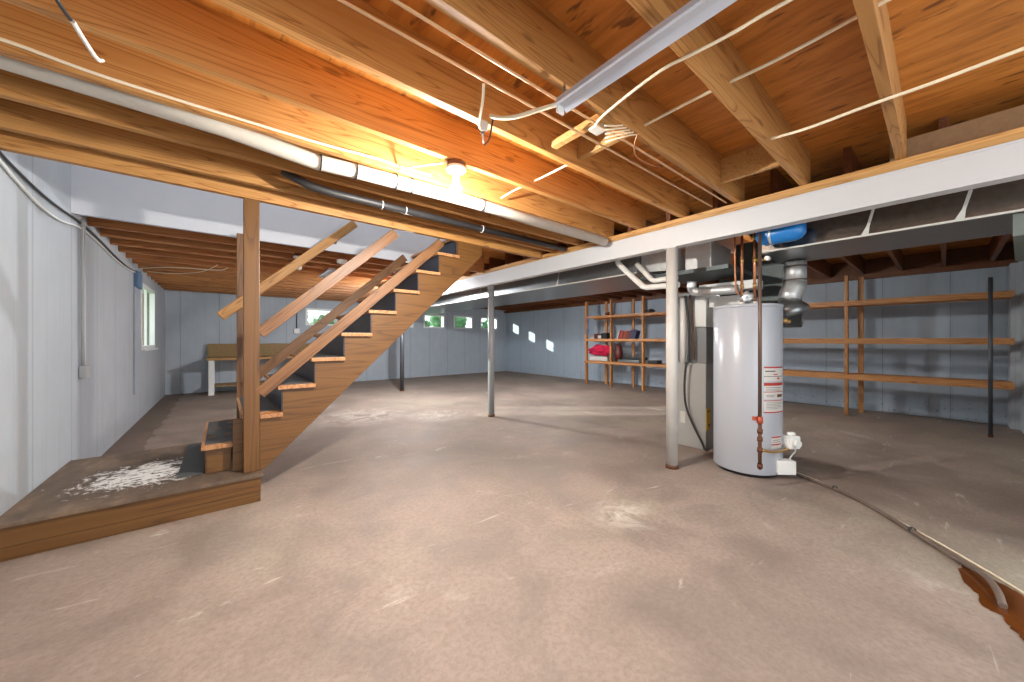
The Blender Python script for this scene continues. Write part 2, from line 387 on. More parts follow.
# stair shaft above the opening
struct(MB().box((XL, YS1, 2.085), (XSE+0.05, YS1+0.04, 3.9)).build('wall_stairwell_far', M['stairwall']))
struct(MB().box((XL, YS0-0.04, ZT+0.02), (XSE+0.05, YS0+0.04, 3.9)).build('wall_stairwell_near', M['stairwall']))
struct(MB().box((XSE, YS0+0.04, ZT+0.02), (XSE+0.05, YS1, 3.9)).build('wall_stairwell_head', M['stairwall']))
def window(n, horiz, c, w, h, depth, lip=0.05):
    """n: number; horiz: wall runs along x; c: centre of inner wall face"""
    e = bpy.data.objects.new('window_%d' % n, None); COL.objects.link(e); e.location = c; e['kind'] = 'structure'
    def bx(q, u0, u1, d0, d1, z0, z1):
        if horiz: q.box((c[0]+u0, c[1]+d0, c[2]+z0), (c[0]+u1, c[1]+d1, c[2]+z1))
        else: q.box((c[0]-d1, c[1]+u0, c[2]+z0), (c[0]-d0, c[1]+u1, c[2]+z1))
    q = MB(); t = 0.045
    for (u0, u1, z0, z1) in ((-w/2, w/2, h/2-t, h/2), (-w/2, w/2, -h/2, -h/2+t), (-w/2, -w/2+t, -h/2+t, h/2-t), (w/2-t, w/2, -h/2+t, h/2-t)):
        bx(q, u0, u1, -0.015, 0.12 if horiz else 0.05, z0, z1)
    if not horiz:
        bx(q, 0.0, 0.04, 0.012, 0.04, -h/2+t, h/2-t)                 # meeting stile of the slider
    q.build('window_frame', M['frame'], e, loc=c)
    g0 = 0.085 if horiz else 0.04
    q = MB(); bx(q, -w/2+t, w/2-t, g0, g0+0.005, -h/2+t, h/2-t); q.build('glass_pane', M['glass'], e, loc=c)
    if not horiz:
        q = MB(); bx(q, w/2-0.03, w/2-0.001, 0.052, 0.22, -h/2+t, h/2-t); q.build('window_jamb', M['bark'], e, loc=c)
        q = MB(); bx(q, -w/2-0.03, w/2+0.03, -0.05, 0.0, -h/2-0.03, -h/2); q.build('window_sill', M['frame'], e, loc=c)
    return e
window(1, False, (XL, 7.83, 1.455), 1.26, 0.95, 0.2)
for i, x in enumerate(WX): window(i+2, True, (x, YB, 1.6875), 0.72, 0.425, 0.2)
# outdoors, seen only through the panes
q = MB()
for k, (x, y, z) in enumerate(((-0.55, 12.2, 2.35), (1.5, 12.1, 2.3), (-0.2, 12.4, 1.8), (1.4, 12.2, 1.7), (0.5, 12.4, 1.9), (0.5, 12.3, 2.4))): q.blob((x, y, z), (0.55, 0.4, 0.45), 90+k, 0.3, 3, 3)  # hedge added in the sun's path to cut patches on the side wall
tag(q.build('shrub', M['leaf'], loc=(0.5, 12.2, 1.32)), 'added tall hedge outside that blocks sun, left of the small far windows', 'shrub')
struct(MB().box((XL-0.22, YB+0.22, 1.2), (12, 18, 1.32)).build('ground_outside', M['lawn']))
struct(MB().box((-6.0, -1, 0.8), (XL-0.22, 17, 0.9)).build('ground_side', M['lawn']))
for i, (x, y, r) in enumerate(((2.75, 13.2, 0.5), (5.5, 12.2, 0.5), (7.0, 12.6, 0.75), (8.9, 12.1, 0.6))):
    q = MB()
    for k in range(7): q.blob((x+random.uniform(-.5, .5)*r, y+random.uniform(-.4, .4)*r, 1.32+r*random.uniform(0.35, 0.8)), (r*0.5, r*0.5, r*0.45), i*9+k, 0.5, 3, 4)
    tag(q.build('shrub', M['leaf'], loc=(x, y, 1.32)), 'green leafy shrub outside the ' + ['small far window seen between the stair rails', 'left one of the two small windows right of the stairs', 'right one of the two small windows right of the stairs', 'window hidden by the middle support column'][i], 'shrub')
q = MB()
for k in range(46): q.blob((-1.75+random.uniform(-.22, .22), 10.9+(k%23)*0.19, 1.0+random.uniform(0, 1.8)), (0.35, 0.3, 0.4), 50+k, 0.5, 3, 4)
tag(q.build('shrub', M['bark'], loc=(-1.8, 12.5, 0.9)), 'brown and green brush outside the left wall window', 'shrub')

# ---------------------------------------------------------------- ceiling lumber
H = ZT-ZJ
def joist(y, x0, x1, z0, mat, label, name='ceiling_joist', t=0.04, group=None, h=None):
    h = h or (ZT-z0)
    q = MB(); q.box((0, 0, 0), (x1-x0, t, h), 0.003)
    o = q.build(name, mat, matrix=Matrix.Translation((x0, y, z0)))
    return tag(o, label, 'joist', group)
near = [(0.135, 'short pale ceiling joist at upper right with a wire stapled over its end'),
        (0.57, 'broad knotty ceiling joist right of the fluorescent strip, a cable crossing it'),
        (0.96, 'ceiling joist the fluorescent strip hangs from, pale lower edge with junction wiring'),
        (1.37, 'dark-sided ceiling joist with pale lower edge just behind the two thin copper lines'),
        (1.77, 'ceiling joist the lit bare bulb is screwed to'),
        (2.12, 'orange ceiling joist directly above the long off-white pipe'),
        (2.50, 'plain orange ceiling joist between the off-white pipe and the black pipe'),
        (2.88, 'orange ceiling joist just behind the black pipe, dark knot at its left end')]
for y, lab in near: joist(y, XL, 3.075, ZJ, M['joist'], lab)
j = MB().box((0, 0, 0), (3.84, 0.045, ZT-2.09), 0.003).build('stair_opening_trimmer', M['joist'], matrix=Matrix.Translation((XL, 3.04, 2.09)))
tag(j, 'lowest orange trimmer joist edging the stair opening, resting over the newel post', 'joist')
joist(3.10, XSE, 3.075, 2.10, M['joist_far'], 'short joist at the head of the stairs beside the beam', t=0.04)
# joists beyond the stair opening: copies of one board
src = None; N = 15
for i in range(N):
    y = 4.29 + i*0.385
    lab = 'brown ceiling joist beyond the stairs, %s back from the pale stairwell wall' % ordn(i)
    if src is None: src = joist(y, XL, 2.98, 2.10, M['joist_far'], lab, group='joists beyond the stair opening'); o = src
    else:
        o = src.copy(); COL.objects.link(o); o.location = (XL, y, 2.10); o['label'] = lab
src = None
for i in range(26):
    y = -0.42 + i*0.40
    lab = 'dark reddish joist over the storage side, %s from the front corner' % ordn(i)
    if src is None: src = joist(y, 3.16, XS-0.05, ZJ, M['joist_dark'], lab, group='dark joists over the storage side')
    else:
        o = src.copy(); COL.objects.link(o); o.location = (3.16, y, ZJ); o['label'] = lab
# bridging blocks between joists
for (x, y0, y1, lab) in ((1.62, 1.00, 1.37, 'pale blocking board nailed between joists beside the wire cluster'), (2.62, 0.61, 0.96, 'short wood block between two joists near the beam')):
    tag(MB().box((0, 0, 0), (0.035, y1-y0, 0.16), 0.003).build('wood_block', M['plate'], matrix=Matrix.Translation((x, y0, ZJ+0.04))), lab, 'block')

# ---------------------------------------------------------------- steel beam, plate, columns
b = thing('steel_beam', 'long white painted steel I-beam carrying the joists', 'beam', (3.03, 4.4, 1.91))
y0, y1 = -0.9, YB
q = MB(); q.box((2.990, y0, 1.922), (3.070, y1, 2.07)); q.build('web', M['beam'], b, loc=(3.03, 4.4, 1.91))
q = MB(); q.box((2.985, y0, 1.91), (3.075, y1, 1.922)); q.build('bottom_flange', M['beam'], b, loc=(3.03, 4.4, 1.91))
q = MB(); q.box((2.985, y0, 2.07), (3.075, y1, 2.082)); q.build('top_flange', M['beam'], b, loc=(3.03, 4.4, 1.91))
o = MB().box((0, 0, 0), (y1-y0, 0.09, 0.028), 0.002).build('plate_board', M['plate'], matrix=Matrix.Translation((3.075, y0, 2.083)) @ Matrix.Rotation(PI/2, 4, 'Z'))
tag(o, 'lower pale lumber plate lying directly on the white steel beam', 'plate')
o = MB().box((0, 0, 0), (y1-y0, 0.088, 0.028), 0.002).build('plate_board', M['plate'], matrix=Matrix.Translation((3.073, y0, 2.1105)) @ Matrix.Rotation(PI/2, 4, 'Z'))
tag(o, 'upper pale lumber plate under the joist ends, stacked on the plate over the beam', 'plate')
def column(x, y, z1, r, mat, label, plates=True):
    t = thing('support_column', label, 'column', (x, y, 0))
    q = MB(); q.tube([(x, y, 0.01), (x, y, z1-0.008)], r, 28); q.build('shaft', mat, t, loc=(x, y, 0))
    q = MB(); q.lathe([(0, 0), (r*1.12, 0), (r*1.12, 0.022), (r*1.02, 0.03)], (x, y, 0), 28); q.build('base_ring', M['rust'], t, loc=(x, y, 0))
    q = MB(); q.box((x-r*0.8, y-r*1.05, z1-0.008), (x+r*0.8, y+r*1.05, z1)); q.build('top_plate', mat, t, loc=(x, y, 0))
column(3.03, 1.50, 1.91, 0.047, M['post'], 'nearest cream steel support column, left of the water heater')
column(3.03, 4.18, 1.91, 0.047, M['postgrey'], 'middle grey steel support column standing in the open floor')
column(3.03, 7.49, 1.91, 0.045, M['postdark'], 'farthest dark support column, just right of the stair stringer')
column(6.80, -0.34, 1.83, 0.017, M['postdark'], 'thin dark steel post in front of the right end of the shelves')

# ---------------------------------------------------------------- stair landing
ZP = 0.194; PX1 = 0.215; PY0 = 2.963; PY1 = 4.21
L = thing('stair_landing', 'low brown landing platform with a paint-splattered top against the left wall', 'landing', (XL, PY0, 0))
LO = (XL, PY0, 0)
q = MB(); q.box((0.004, 0, ZP-0.022), (PX1-XL, PY1-PY0, ZP), 0.003); q.build('platform_top', M['landing'], L, matrix=Matrix.Translation(LO))
board('fascia', (XL+0.004, PY0+0.03, 0.121), (PX1-0.012, PY0+0.03, 0.121), 0.03, 0.10, M['stain'], L)
board('fascia', (XL+0.004, PY0+0.034, 0.035), (PX1-0.012, PY0+0.034, 0.035), 0.03, 0.068, M['stain'], L)
q = MB(); q.box((PX1-0.04, PY0+0.05, 0.0), (PX1-0.012, PY1-0.01, ZP-0.022)); q.box((XL+0.01, PY0+0.05, 0.0), (XL+0.04, PY1-0.01, ZP-0.022)); q.box((XL+0.04, PY1-0.04, 0), (PX1-0.04, PY1-0.01, ZP-0.022))
q.build('skirt', M['stain'], L, loc=LO)
q = MB(); q.box((-0.235, PY0+0.24, ZP+0.001), (-0.10, PY1-0.06, ZP+0.007), 0.002)
tag(q.build('floor_mat', M['rubber'], loc=(-0.17, 3.7, ZP+0.001)), 'narrow dark rubber mat on the landing left of the bottom step', 'mat')

# ---------------------------------------------------------------- staircase
S = thing('staircase', 'brown open-sided wooden staircase rising to the right through the ceiling', 'staircase', (0.2, 3.04, ZP+0.001))
RUN, RISE = 0.211, 0.195
xk = lambda k: 0.327 + (k-3)*RUN
zk = lambda k: ZP + RISE*k
# stringers
for name, y in (('stringer', 3.062), ('stringer', 4.12)):
    pts = [(0.215, y, ZP+0.002)]
    pts = [(0.204, y, ZP+0.002), (0.204, y, zk(2)-0.028)]
    for k in range(3, 11):
        pts.append((xk(k)+0.012, y, zk(k-1)-0.028)); pts.append((xk(k)+0.012, y, zk(k)-0.028))
    pts.append((2.03, y, zk(10)-0.028)); pts.append((2.10, y, 2.085)); pts.append((2.10, y, 1.99)); pts.append((0.235, y, ZP+0.002))
    q = MB(); q.prism(pts, (0, 0.035, 0)); q.build('stringer', M['stain'], S, loc=(0.2, 3.04, ZP))
for k in range(1, 11):
    y0_, y1_ = (3.16, 4.12) if k == 1 else ((3.13, 4.14) if k == 2 else ((3.09, 4.14) if k == 10 else (3.035, 4.14)))
    x1_ = xk(k)+RUN+0.012 if k < 10 else 2.03
    q = MB(); q.box((0, 0, -0.028), (y1_-y0_, x1_-xk(k)+0.018, 0), 0.003)
    if k == 2: q.box((3.035-y0_, 0, -0.028), (0.001, x1_-0.204, 0), 0.003)
    tr = q.build('tread', M['treadwood'], S, matrix=Matrix.Translation((x1_, y0_, zk(k))) @ Matrix.Rotation(PI/2, 4, 'Z'))
    mt = M['rubber'] if k < 10 else M['treadwood']
    q = MB(); q.box((xk(k)+0.0, y0_+0.05, zk(k)), (x1_-0.012, y1_-0.05, zk(k)+0.004))
    q.build('tread_mat', mt, tr, matrix=Matrix.Identity(4)) if False else q.build('tread_mat', mt, S, loc=(0.2, 3.04, ZP))
    q = MB(); q.box((xk(k)+0.004, y0_+0.03, zk(k-1)+(0.005 if k > 1 else 0.002)), (xk(k)+0.022, y1_-0.02, zk(k)-0.029))
    q.build('riser', M['riser'] if k > 1 else M['stain'], S, loc=(0.2, 3.04, ZP))
# box side of the turned bottom step
q = MB(); q.box((xk(1)+0.01, 3.185, ZP+0.002), (0.045, 3.21, zk(1)-0.03), 0.002); q.box((0.055, 3.13, ZP+0.002), (0.13, 3.16, zk(2)-0.03)); q.build('step_side', M['stain'], S, loc=(0.2, 3.04, ZP))
# posts
q = MB(); q.box((0, 0, -0.045), (2.09-ZP-0.003, 0.092, 0.045), 0.004)
q.build('newel_post', M['stain'], S, matrix=Matrix(((0, 0, -1, 0.156), (0, 1, 0, 3.035), (1, 0, 0, ZP+0.002), (0, 0, 0, 1))))
q = MB(); q.box((0, 0, -0.03), (2.10-ZP-0.003, 0.06, 0.03), 0.004)
q.build('newel_post', M['railwood'], S, matrix=Matrix(((0, 0, -1, 0.13), (0, 1, 0, 4.13), (1, 0, 0, ZP+0.002), (0, 0, 0, 1))))
# rails: near side at y 3.04, far side at y 4.15
board('guard_rail', (0.20, 3.055, 1.157), (1.175, 3.055, 2.050), 0.032, 0.080, M['railwood'], S)
board('lower_rail', (0.20, 3.050, 0.735), (1.62, 3.050, 2.046), 0.030, 0.080, M['railwood'], S)
board('lower_rail', (0.16, 4.115, 0.690), (1.70, 4.115, 2.105), 0.030, 0.086, M['railwood'], S)
board('handrail', (-0.017, 4.08, 1.318), (1.12, 4.08, 2.385), 0.045, 0.082, M['joist'], S, bev=0.010)
q = MB(); q.tube([(0.95, 4.235, 2.19), (0.95, 4.17, 2.18), (0.95, 4.09, 2.205)], 0.008, 8, smooth_path=2); q.lathe([(0, 0), (0.025, 0), (0.025, 0.006), (0, 0.008)], n=20, M4=Matrix.Translation((0.95, 4.238, 2.19)) @ Matrix.Rotation(PI/2, 4, 'X'))
q.build('handrail_bracket', M['steelbox'], S, loc=(0.2, 3.04, ZP))

# ---------------------------------------------------------------- lights of the room and three added fill bulbs
def bulb_light(x, y, z, label, mat, name='ceiling_light', neck=None):
    t = thing(name, label, 'light', (x, y, z))
    q = MB(); q.lathe([(0, 0), (0.055, 0), (0.055, -0.03), (0, -0.03)], (x, y, z), 8); q.build('junction_box', M['rust'], t, loc=(x, y, z))
    q = MB(); q.lathe([(0, -0.03), (0.058, -0.03), (0.060, -0.042), (0.045, -0.058), (0.024, -0.064), (0.022, -0.095), (0, -0.095)], (x, y, z), 32); q.build('socket', M['porcelain'], t, loc=(x, y, z))
    q = MB(); q.lathe([(0, -0.094), (0.013, -0.095), (0.016, -0.108), (0.029, -0.135), (0.0315, -0.146)], (x, y, z), 24); q.build('bulb_neck', neck or M['bulbneck'], t, loc=(x, y, z))
    q = MB(); q.lathe([(0.0315, -0.1455), (0.031, -0.155), (0.024, -0.173), (0.010, -0.183), (0, -0.185)], (x, y, z), 24); q.build('bulb', mat, t, loc=(x, y, z))
bulb_light(1.047, 1.79, 2.138, 'lit bare bulb in a porcelain socket under a joist, left of centre', M['bulb'])
bulb_light(0.68, 4.70, 2.099, 'unlit white bulb under the joists beyond the stairs', M['porcelain'], neck=M['porcelain'])
bulb_light(2.60, 6.00, 2.099, 'added fill bulb hidden behind the staircase, before the back windows', M['fill_back'])  # added out of view to brighten the back area
bulb_light(4.98, 5.10, 2.16, 'added fill bulb over the storage side, hidden above the long duct', M['fill_storage'])  # extra bulb, unseen, put in to lift the shelf wall
bulb_light(5.30, 1.35, 2.138, 'added fill bulb over the storage side, hidden behind the water heater', M['fill_heater'])  # weak unseen bulb added as fill for the right-hand storage

def strip(x, y0, y1, z, w, label, chains):
    t = thing('fluorescent_fixture', label, 'light fixture', (x, y0, z))
    q = MB(); q.prism([(x-w/2, y0, z), (x-w*0.28, y0, z+0.035), (x+w*0.28, y0, z+0.035), (x+w/2, y0, z), (x+w*0.42, y0, z-0.006), (x+0.012, y0, z+0.012), (x-0.012, y0, z+0.012), (x-w*0.42, y0, z-0.006)], (0, y1-y0, 0))
    q.build('housing', M['fixture'], t, loc=(x, y0, z))
    q = MB(); q.box((x-0.02, min(y0, y1)-0.004 if y1 > y0 else y0-0.002, z-0.02), (x+0.02, y0+0.008, z+0.03), 0.003); q.build('tube_socket', M['white'], t, loc=(x, y0, z))
    for cy in chains:
        q = MB(); n = 9
        for k in range(n):
            zz = z+0.035 + (ZJ-z-0.035)*(k+0.5)/n; dx = 0.004 if k % 2 else -0.004
            q.tube([(x+dx, cy, zz-0.008), (x-dx, cy, zz+0.008)], 0.0025, 6)
        q.build('hanging_chain', M['steelbox'], t, loc=(x, y0, z))
strip(1.062, 0.985, -0.25, 2.05, 0.078, 'grey fluorescent strip hanging on chains below the near joists', (0.965,))
strip(1.16, 5.95, 5.30, 2.06, 0.12, 'short unlit fluorescent fixture hanging beyond the stair rails', (5.72,))
q = MB(); q.lathe([(0, 0), (0.06, 0), (0.055, -0.035), (0, -0.04)], (1.14, 4.72, 2.099), 24); tag(q.build('smoke_alarm', M['white'], loc=(1.14, 4.72, 2.099)), 'small round white alarm under the joists beyond the stairs', 'alarm')

# ---------------------------------------------------------------- pipes under the joists
t = thing('drain_pipe', 'long off-white pipe strapped under the ceiling joists', 'pipe', (0, 2.12, 2.09))
q = MB(); q.tube([(XL+0.01, 2.255, 2.185), (0.0, 2.213, 2.14), (0.4, 2.206, 2.098), (0.6, 2.17, 2.093), (1.2, 2.125, 2.088), (2.9, 2.105, 2.075)], 0.041, 20); q.build('pipe_run', M['pipewrap'], t, loc=(0, 2.12, 2.09))
for x, py_, pz_ in ((0.42, 2.203, 2.098), (0.60, 2.17, 2.093), (0.83, 2.153, 2.091), (0.93, 2.145, 2.090), (1.45, 2.118, 2.086)):
    q = MB(); q.tube([(x, py_ + 0.045*math.cos(a), pz_ + 0.045*math.sin(a)) for a in [k*PI/8 for k in range(-8, 9)]], 0.004, 6); q.build('pipe_strap', M['cabledark'], t, loc=(0, 2.12, 2.09))
t = thing('waste_pipe', 'black plastic pipe running between two joists behind the off-white pipe', 'pipe', (0.5, 2.66, 2.12))
q = MB(); q.tube([(0.30, 2.70, 2.20), (0.45, 2.66, 2.13), (0.6, 2.655, 2.118), (2.93, 2.655, 2.118)], 0.027, 18); q.build('pipe_run', M['abs'], t, loc=(0.5, 2.66, 2.12))
for x in (0.92, 1.10, 1.82):
    q = MB(); q.tube([(x, 2.655 + 0.030*math.cos(a), 2.118 + 0.030*math.sin(a)) for a in [k*PI/8 for k in range(-12, 3)]], 0.004, 6); q.build('pipe_strap', M['white'], t, loc=(0.5, 2.66, 2.12))
for i, (y, lab) in enumerate(((1.155, 'rear one of two thin copper lines running along below the joists'), (1.055, 'front one of two thin copper lines running along below the joists'))):
    q = MB(); q.tube([(-0.5, y, 2.132), (2.9, y-0.03, 2.132)], 0.0055, 8)
    tag(q.build('copper_line', M['tanline'], loc=(0, y, 2.132)), lab, 'pipe')

# ---------------------------------------------------------------- cables
def cable(pts, r, mat, label, name='electrical_cable', sm=2, cat='cable'):
    q = MB(); q.tube(pts, r, 8, smooth_path=sm); return tag(q.build(name, mat, loc=pts[0]), label, cat)
cable([(-0.88, 2.108, 2.17), (-0.60, 2.108, 2.175), (-0.45, 2.108, 2.158), (-0.3, 2.108, 2.152), (0.18, 2.108, 2.156), (0.45, 2.108, 2.16), (0.71, 2.108, 2.178), (0.86, 2.108, 2.168), (1.05, 2.108, 2.18)], 0.007, M['cable'], 'white cable stapled along the joist face above the off-white pipe')
cable([(1.0, 1.80, 2.13), (0.95, 1.88, 2.135), (0.88, 2.02, 2.150), (0.84, 2.105, 2.155)], 0.006, M['cable'], 'short white cable looping to the lit bulb socket from the left')
cable([(-0.43, 1.55, 2.30), (-0.40, 1.66, 2.16), (-0.385, 1.70, 2.132), (-0.375, 1.76, 2.130)], 0.006, M['cabledark'], 'black end of the wire hanging at the top left corner')
cable([(-0.372, 1.765, 2.131), (-0.362, 1.86, 2.126), (-0.353, 1.96, 2.132), (-0.350, 2.0, 2.16)], 0.007, M['cablewht'], 'short white cable hanging below the joist at the top left')
cable([(1.46, 1.12, 2.20), (1.38, 1.06, 2.132), (1.346, 1.015, 2.128), (1.319, 0.92, 2.128), (1.288, 0.767, 2.126), (1.267, 0.653, 2.120), (1.292, 0.59, 2.129), (1.311, 0.437, 2.128), (1.304, 0.365, 2.126), (1.328, 0.15, 2.129), (1.34, -0.3, 2.129)], 0.006, M['cable'], 'cream cable curving across the joists right of the fluorescent strip')
cable([(2.19, 0.568, 2.15), (2.185, 0.42, 2.13), (2.171, 0.265, 2.129), (2.171, 0.155, 2.129), (2.178, 0.05, 2.129), (2.174, -0.05, 2.129), (2.163, -0.23, 2.129), (2.16, -0.5, 2.129)], 0.007, M['cable'], 'cream cable stapled across the pale joist at the upper right')
cable([(1.655, 0.10, 2.205), (1.66, 0.4, 2.192), (1.655, 0.6, 2.20), (1.645, 0.8, 2.195), (1.66, 1.0, 2.20), (1.645, 1.2, 2.197), (1.66, 1.4, 2.20), (1.655, 1.8, 2.20), (1.62, 1.95, 2.188), (1.58, 2.06, 2.15)], 0.0065, M['cable'], 'cream cable threaded through holes in the joists, seen in the bays right of the bulb')
cable([(0.80, 1.155, 2.125), (0.83, 1.20, 2.105), (0.86, 1.26, 2.09), (0.90, 1.34, 2.085), (0.95, 1.385, 2.105)], 0.006, M['cable'], 'pale cable dropping from the copper line to the switch on the joist')
cable([(1.055, 0.995, 2.07), (1.03, 1.09, 2.083), (0.99, 1.19, 2.085), (0.965, 1.27, 2.11), (0.96, 1.33, 2.15)], 0.009, M['cable'], 'thick cream cable feeding the end of the fluorescent strip')
cable([(0.975, 1.33, 2.14), (0.985, 1.36, 2.11), (1.0, 1.395, 2.08), (0.985, 1.42, 2.06)], 0.004, M['cabledark'], 'thin black wire beside the pull switch')
t = thing('pull_switch', 'small metal pull switch on a white tab under a joist, left of the strip', 'switch', (0.95, 1.39, 2.139))
q = MB(); q.prism([(0.91, 1.362, 2.138), (0.97, 1.362, 2.138), (0.965, 1.362, 2.095), (0.93, 1.362, 2.085)], (0, 0.004, 0)); q.build('mounting_tab', M['paper'], t, loc=(0.95, 1.39, 2.139))
q = MB(); q.tube([(0.952, 1.39, 2.137), (0.955, 1.39, 2.115), (0.957, 1.39, 2.09)], [0.012, 0.014, 0.008], 12); q.build('switch_body', M['steelbox'], t, loc=(0.95, 1.39, 2.139))
q = MB(); q.tube([(0.957, 1.39, 2.09), (0.962, 1.39, 2.05)], 0.004, 8); q.build('pull_chain', M['galv'], t, loc=(0.95, 1.39, 2.139))
# wire cluster
t = thing('junction_box', 'cluster of pale wood scraps and cable clamps at the joist bottom under the strip end', 'junction box', (1.47, 1.02, 2.139))
q = MB(); q.box((1.36, 1.0, 2.141), (1.40, 1.33, 2.175), 0.004); q.box((1.40, 0.985, 2.141), (1.52, 1.03, 2.17), 0.004); q.build('cleat', M['plate'], t, loc=(1.47, 1.02, 2.139))
q = MB(); q.box((1.38, 1.04, 2.13), (1.45, 1.10, 2.175), 0.005); q.build('box_body', M['paper'], t, loc=(1.47, 1.02, 2.139))
q = MB()
for k in range(5): q.tube([(1.40+0.03*k, 1.02+0.02*k, 2.128), (1.43+0.03*k, 0.99, 2.122), (1.47+0.03*k, 0.965, 2.13)], 0.004, 6, smooth_path=1)
q.build('cable_clamp', M['cable'], t, loc=(1.47, 1.02, 2.139))
cable([(1.585, 0.955, 2.130), (1.62, 1.0, 2.10), (1.72, 1.05, 2.09), (1.9, 1.06, 2.11), (2.05, 1.09, 2.16)], 0.0035, M['copper'], 'thin tan wire sagging from the wire cluster toward the beam')
# cables on the left wall
for k, (dz, mat, lab) in enumerate(((0.0, M['cabledark'], 'black cable draped along the top of the left wall'), (-0.035, M['cablewht'], 'lower white cable draped along the top of the left wall'))):
    w = [(XL+0.012, 2.75, 2.13), (XL+0.012, 3.0, 2.085+dz), (XL+0.012, 3.2, 2.06+dz*1.5), (XL+0.012, 3.55, 2.035+dz*2.4), (XL+0.012, 3.95, 2.035+dz*2.6), (XL+0.012, 4.35, 2.06+dz*1.2), (XL+0.012, 4.9, 2.05+dz), (XL+0.012, 5.6, 2.0+dz), (XL+0.012, 6.4, 1.985+dz*0.5), (XL+0.012, 7.1, 2.04), (XL+0.012, 7.3, 2.09)]
    cable(w, 0.008, mat, lab)
cable([(-0.85, 6.9, 2.085), (-0.6, 6.5, 2.07), (-0.3, 6.3, 2.06), (0.0, 6.2, 2.05), (0.05, 6.15, 2.09)], 0.006, M['cable'], 'cream wires sagging under the joists right of the left wall window')
cable([(-0.83, 7.2, 2.088), (-0.5, 7.0, 2.06), (-0.2, 6.6, 2.07), (-0.05, 6.0, 2.09)], 0.005, M['cable'], 'second cream wire sagging under the far joists behind the first')
t = thing('outlet_box', 'grey outlet box at the foot of conduit on the left wall', 'outlet', (XL, 4.47, 0.86))
q = MB(); q.box((XL+0.002, 4.42, 0.80), (XL+0.045, 4.53, 0.90), 0.005); q.build('box_body', M['conduit'], t, loc=(XL, 4.47, 0.86))
q = MB(); q.tube([(XL+0.02, 4.45, 0.90), (XL+0.02, 4.45, 1.0), (XL+0.02, 4.43, 1.15), (XL+0.02, 4.42, 2.05), (XL+0.02, 4.40, 2.08)], 0.010, 10); q.build('conduit', M['conduit'], t, loc=(XL, 4.47, 0.86))
q = MB(); q.tube([(XL+0.016, 4.50, 0.90), (XL+0.016, 4.50, 1.0), (XL+0.016, 4.50, 2.06)], 0.008, 10); q.build('conduit', M['cablewht'], t, loc=(XL, 4.47, 0.86))
t = thing('wall_board', 'narrow blue-grey painted board beside the left wall window', 'board', (XL, 6.9, 0.5))
q = MB(); q.box((XL+0.002, 6.66, 0.4), (XL+0.02, 7.06, 1.80)); q.build('backing_board', M['wall_back'], t, loc=(XL, 6.9, 0.5))
q = MB(); q.box((XL+0.002, 6.68, 1.81), (XL+0.04, 7.04, 2.02), 0.004); q.build('upper_box', M['dullblue'], t, loc=(XL, 6.9, 0.5))
t = thing('wall_outlet', 'white outlet box under a dark conduit on the back wall', 'outlet', (1.39, YB, 1.3))
q = MB(); q.box((1.33, YB-0.05, 1.27), (1.45, YB-0.002, 1.39), 0.005); q.build('box_body', M['white'], t, loc=(1.39, YB, 1.3))
q = MB(); q.tube([(1.39, YB-0.02, 1.39), (1.39, YB-0.02, 2.05)], 0.012, 8); q.build('conduit', M['postdark'], t, loc=(1.39, YB, 1.3))

# ---------------------------------------------------------------- workbench against the back wall
B = thing('workbench', 'white-legged workbench with a rough board backsplash at the back wall', 'workbench', (-0.2, 9.4, 0))
BO = (-0.2, 9.4, 0); bx0, bx1, by0, by1 = -0.25, 1.9, 9.25, 9.90
q = MB(); q.box((bx0, by0, 0.70), (bx1, by1, 0.745), 0.004); q.build('worktop', M['plate'], B, loc=BO)
q = MB(); q.box((bx0, by1-0.04, 0.75), (bx1, by1, 1.03), 0.003); q.build('backsplash', M['osb'], B, loc=BO)
q = MB(); q.box((bx0+0.03, by0+0.04, 0.16), (bx1-0.03, by1-0.03, 0.185)); q.build('lower_shelf', M['osb'], B, loc=BO)
for x in (bx0+0.03, bx1-0.12):
    for y in (by0+0.02, by1-0.11):
        q = MB(); q.box((x, y, 0), (x+0.09, y+0.09, 0.70), 0.003); q.build('leg', M['white'], B, loc=BO)

# ---------------------------------------------------------------- ducts
def duct(label, y0, y1, x0=3.38, x1=4.08, z0=1.82, z1=2.06, seams=(), side='galvdull'):
    t = thing('supply_duct', label, 'duct', (x0, (y0+y1)/2, z0)); O = (x0, (y0+y1)/2, z0)
    q = MB(); q.box((x0, y0, z0), (x1, y1, z1)); q.build('duct_body', M['galvdull'], t, loc=O)
    q = MB(); q.box((x0-0.002, y0+0.003, z0+0.004), (x0-0.0005, y1-0.003, z1-0.004)); q.build('side_panel', M[side], t, loc=O)
    q = MB(); q.box((x0-0.008, y0, z0-0.006), (x0+0.008, y1, z0+0.006)); q.build('edge_seam', M['seal'], t, loc=O)
    for i, y in enumerate(seams):
        q = MB(); q.prism([(x0-0.004, y-0.018, z0), (x0-0.004, y+0.022, z0), (x0-0.004, y-0.008, z0+0.06), (x0-0.004, y-0.050, z1), (x0-0.004, y-0.066, z1), (x0-0.004, y-0.024, z0+0.06)], (0.003, 0, 0)); q.build('sealed_seam', M['seal'], t, loc=O)
duct('wide galvanised duct behind the beam at the right, above the shelves', -0.56, 0.96, seams=(-0.06, 0.34), side='ductreflection')
duct('long galvanised duct running back behind the beam, left of the furnace', 2.05, 9.2, x1=4.48, seams=(3.2, 5.0))
t = thing('duct_boot', 'grey tapered duct piece dropping at the far right corner', 'duct', (3.5, -0.4, 1.7))
q = MB(); q.prism([(3.42, -0.245, 1.815), (3.42, -0.245, 1.69), (4.06, -0.30, 1.63), (4.06, -0.30, 1.815)], (0.02, -0.29, 0)); q.build('boot_body', M['boot'], t, loc=(3.5, -0.4, 1.7))
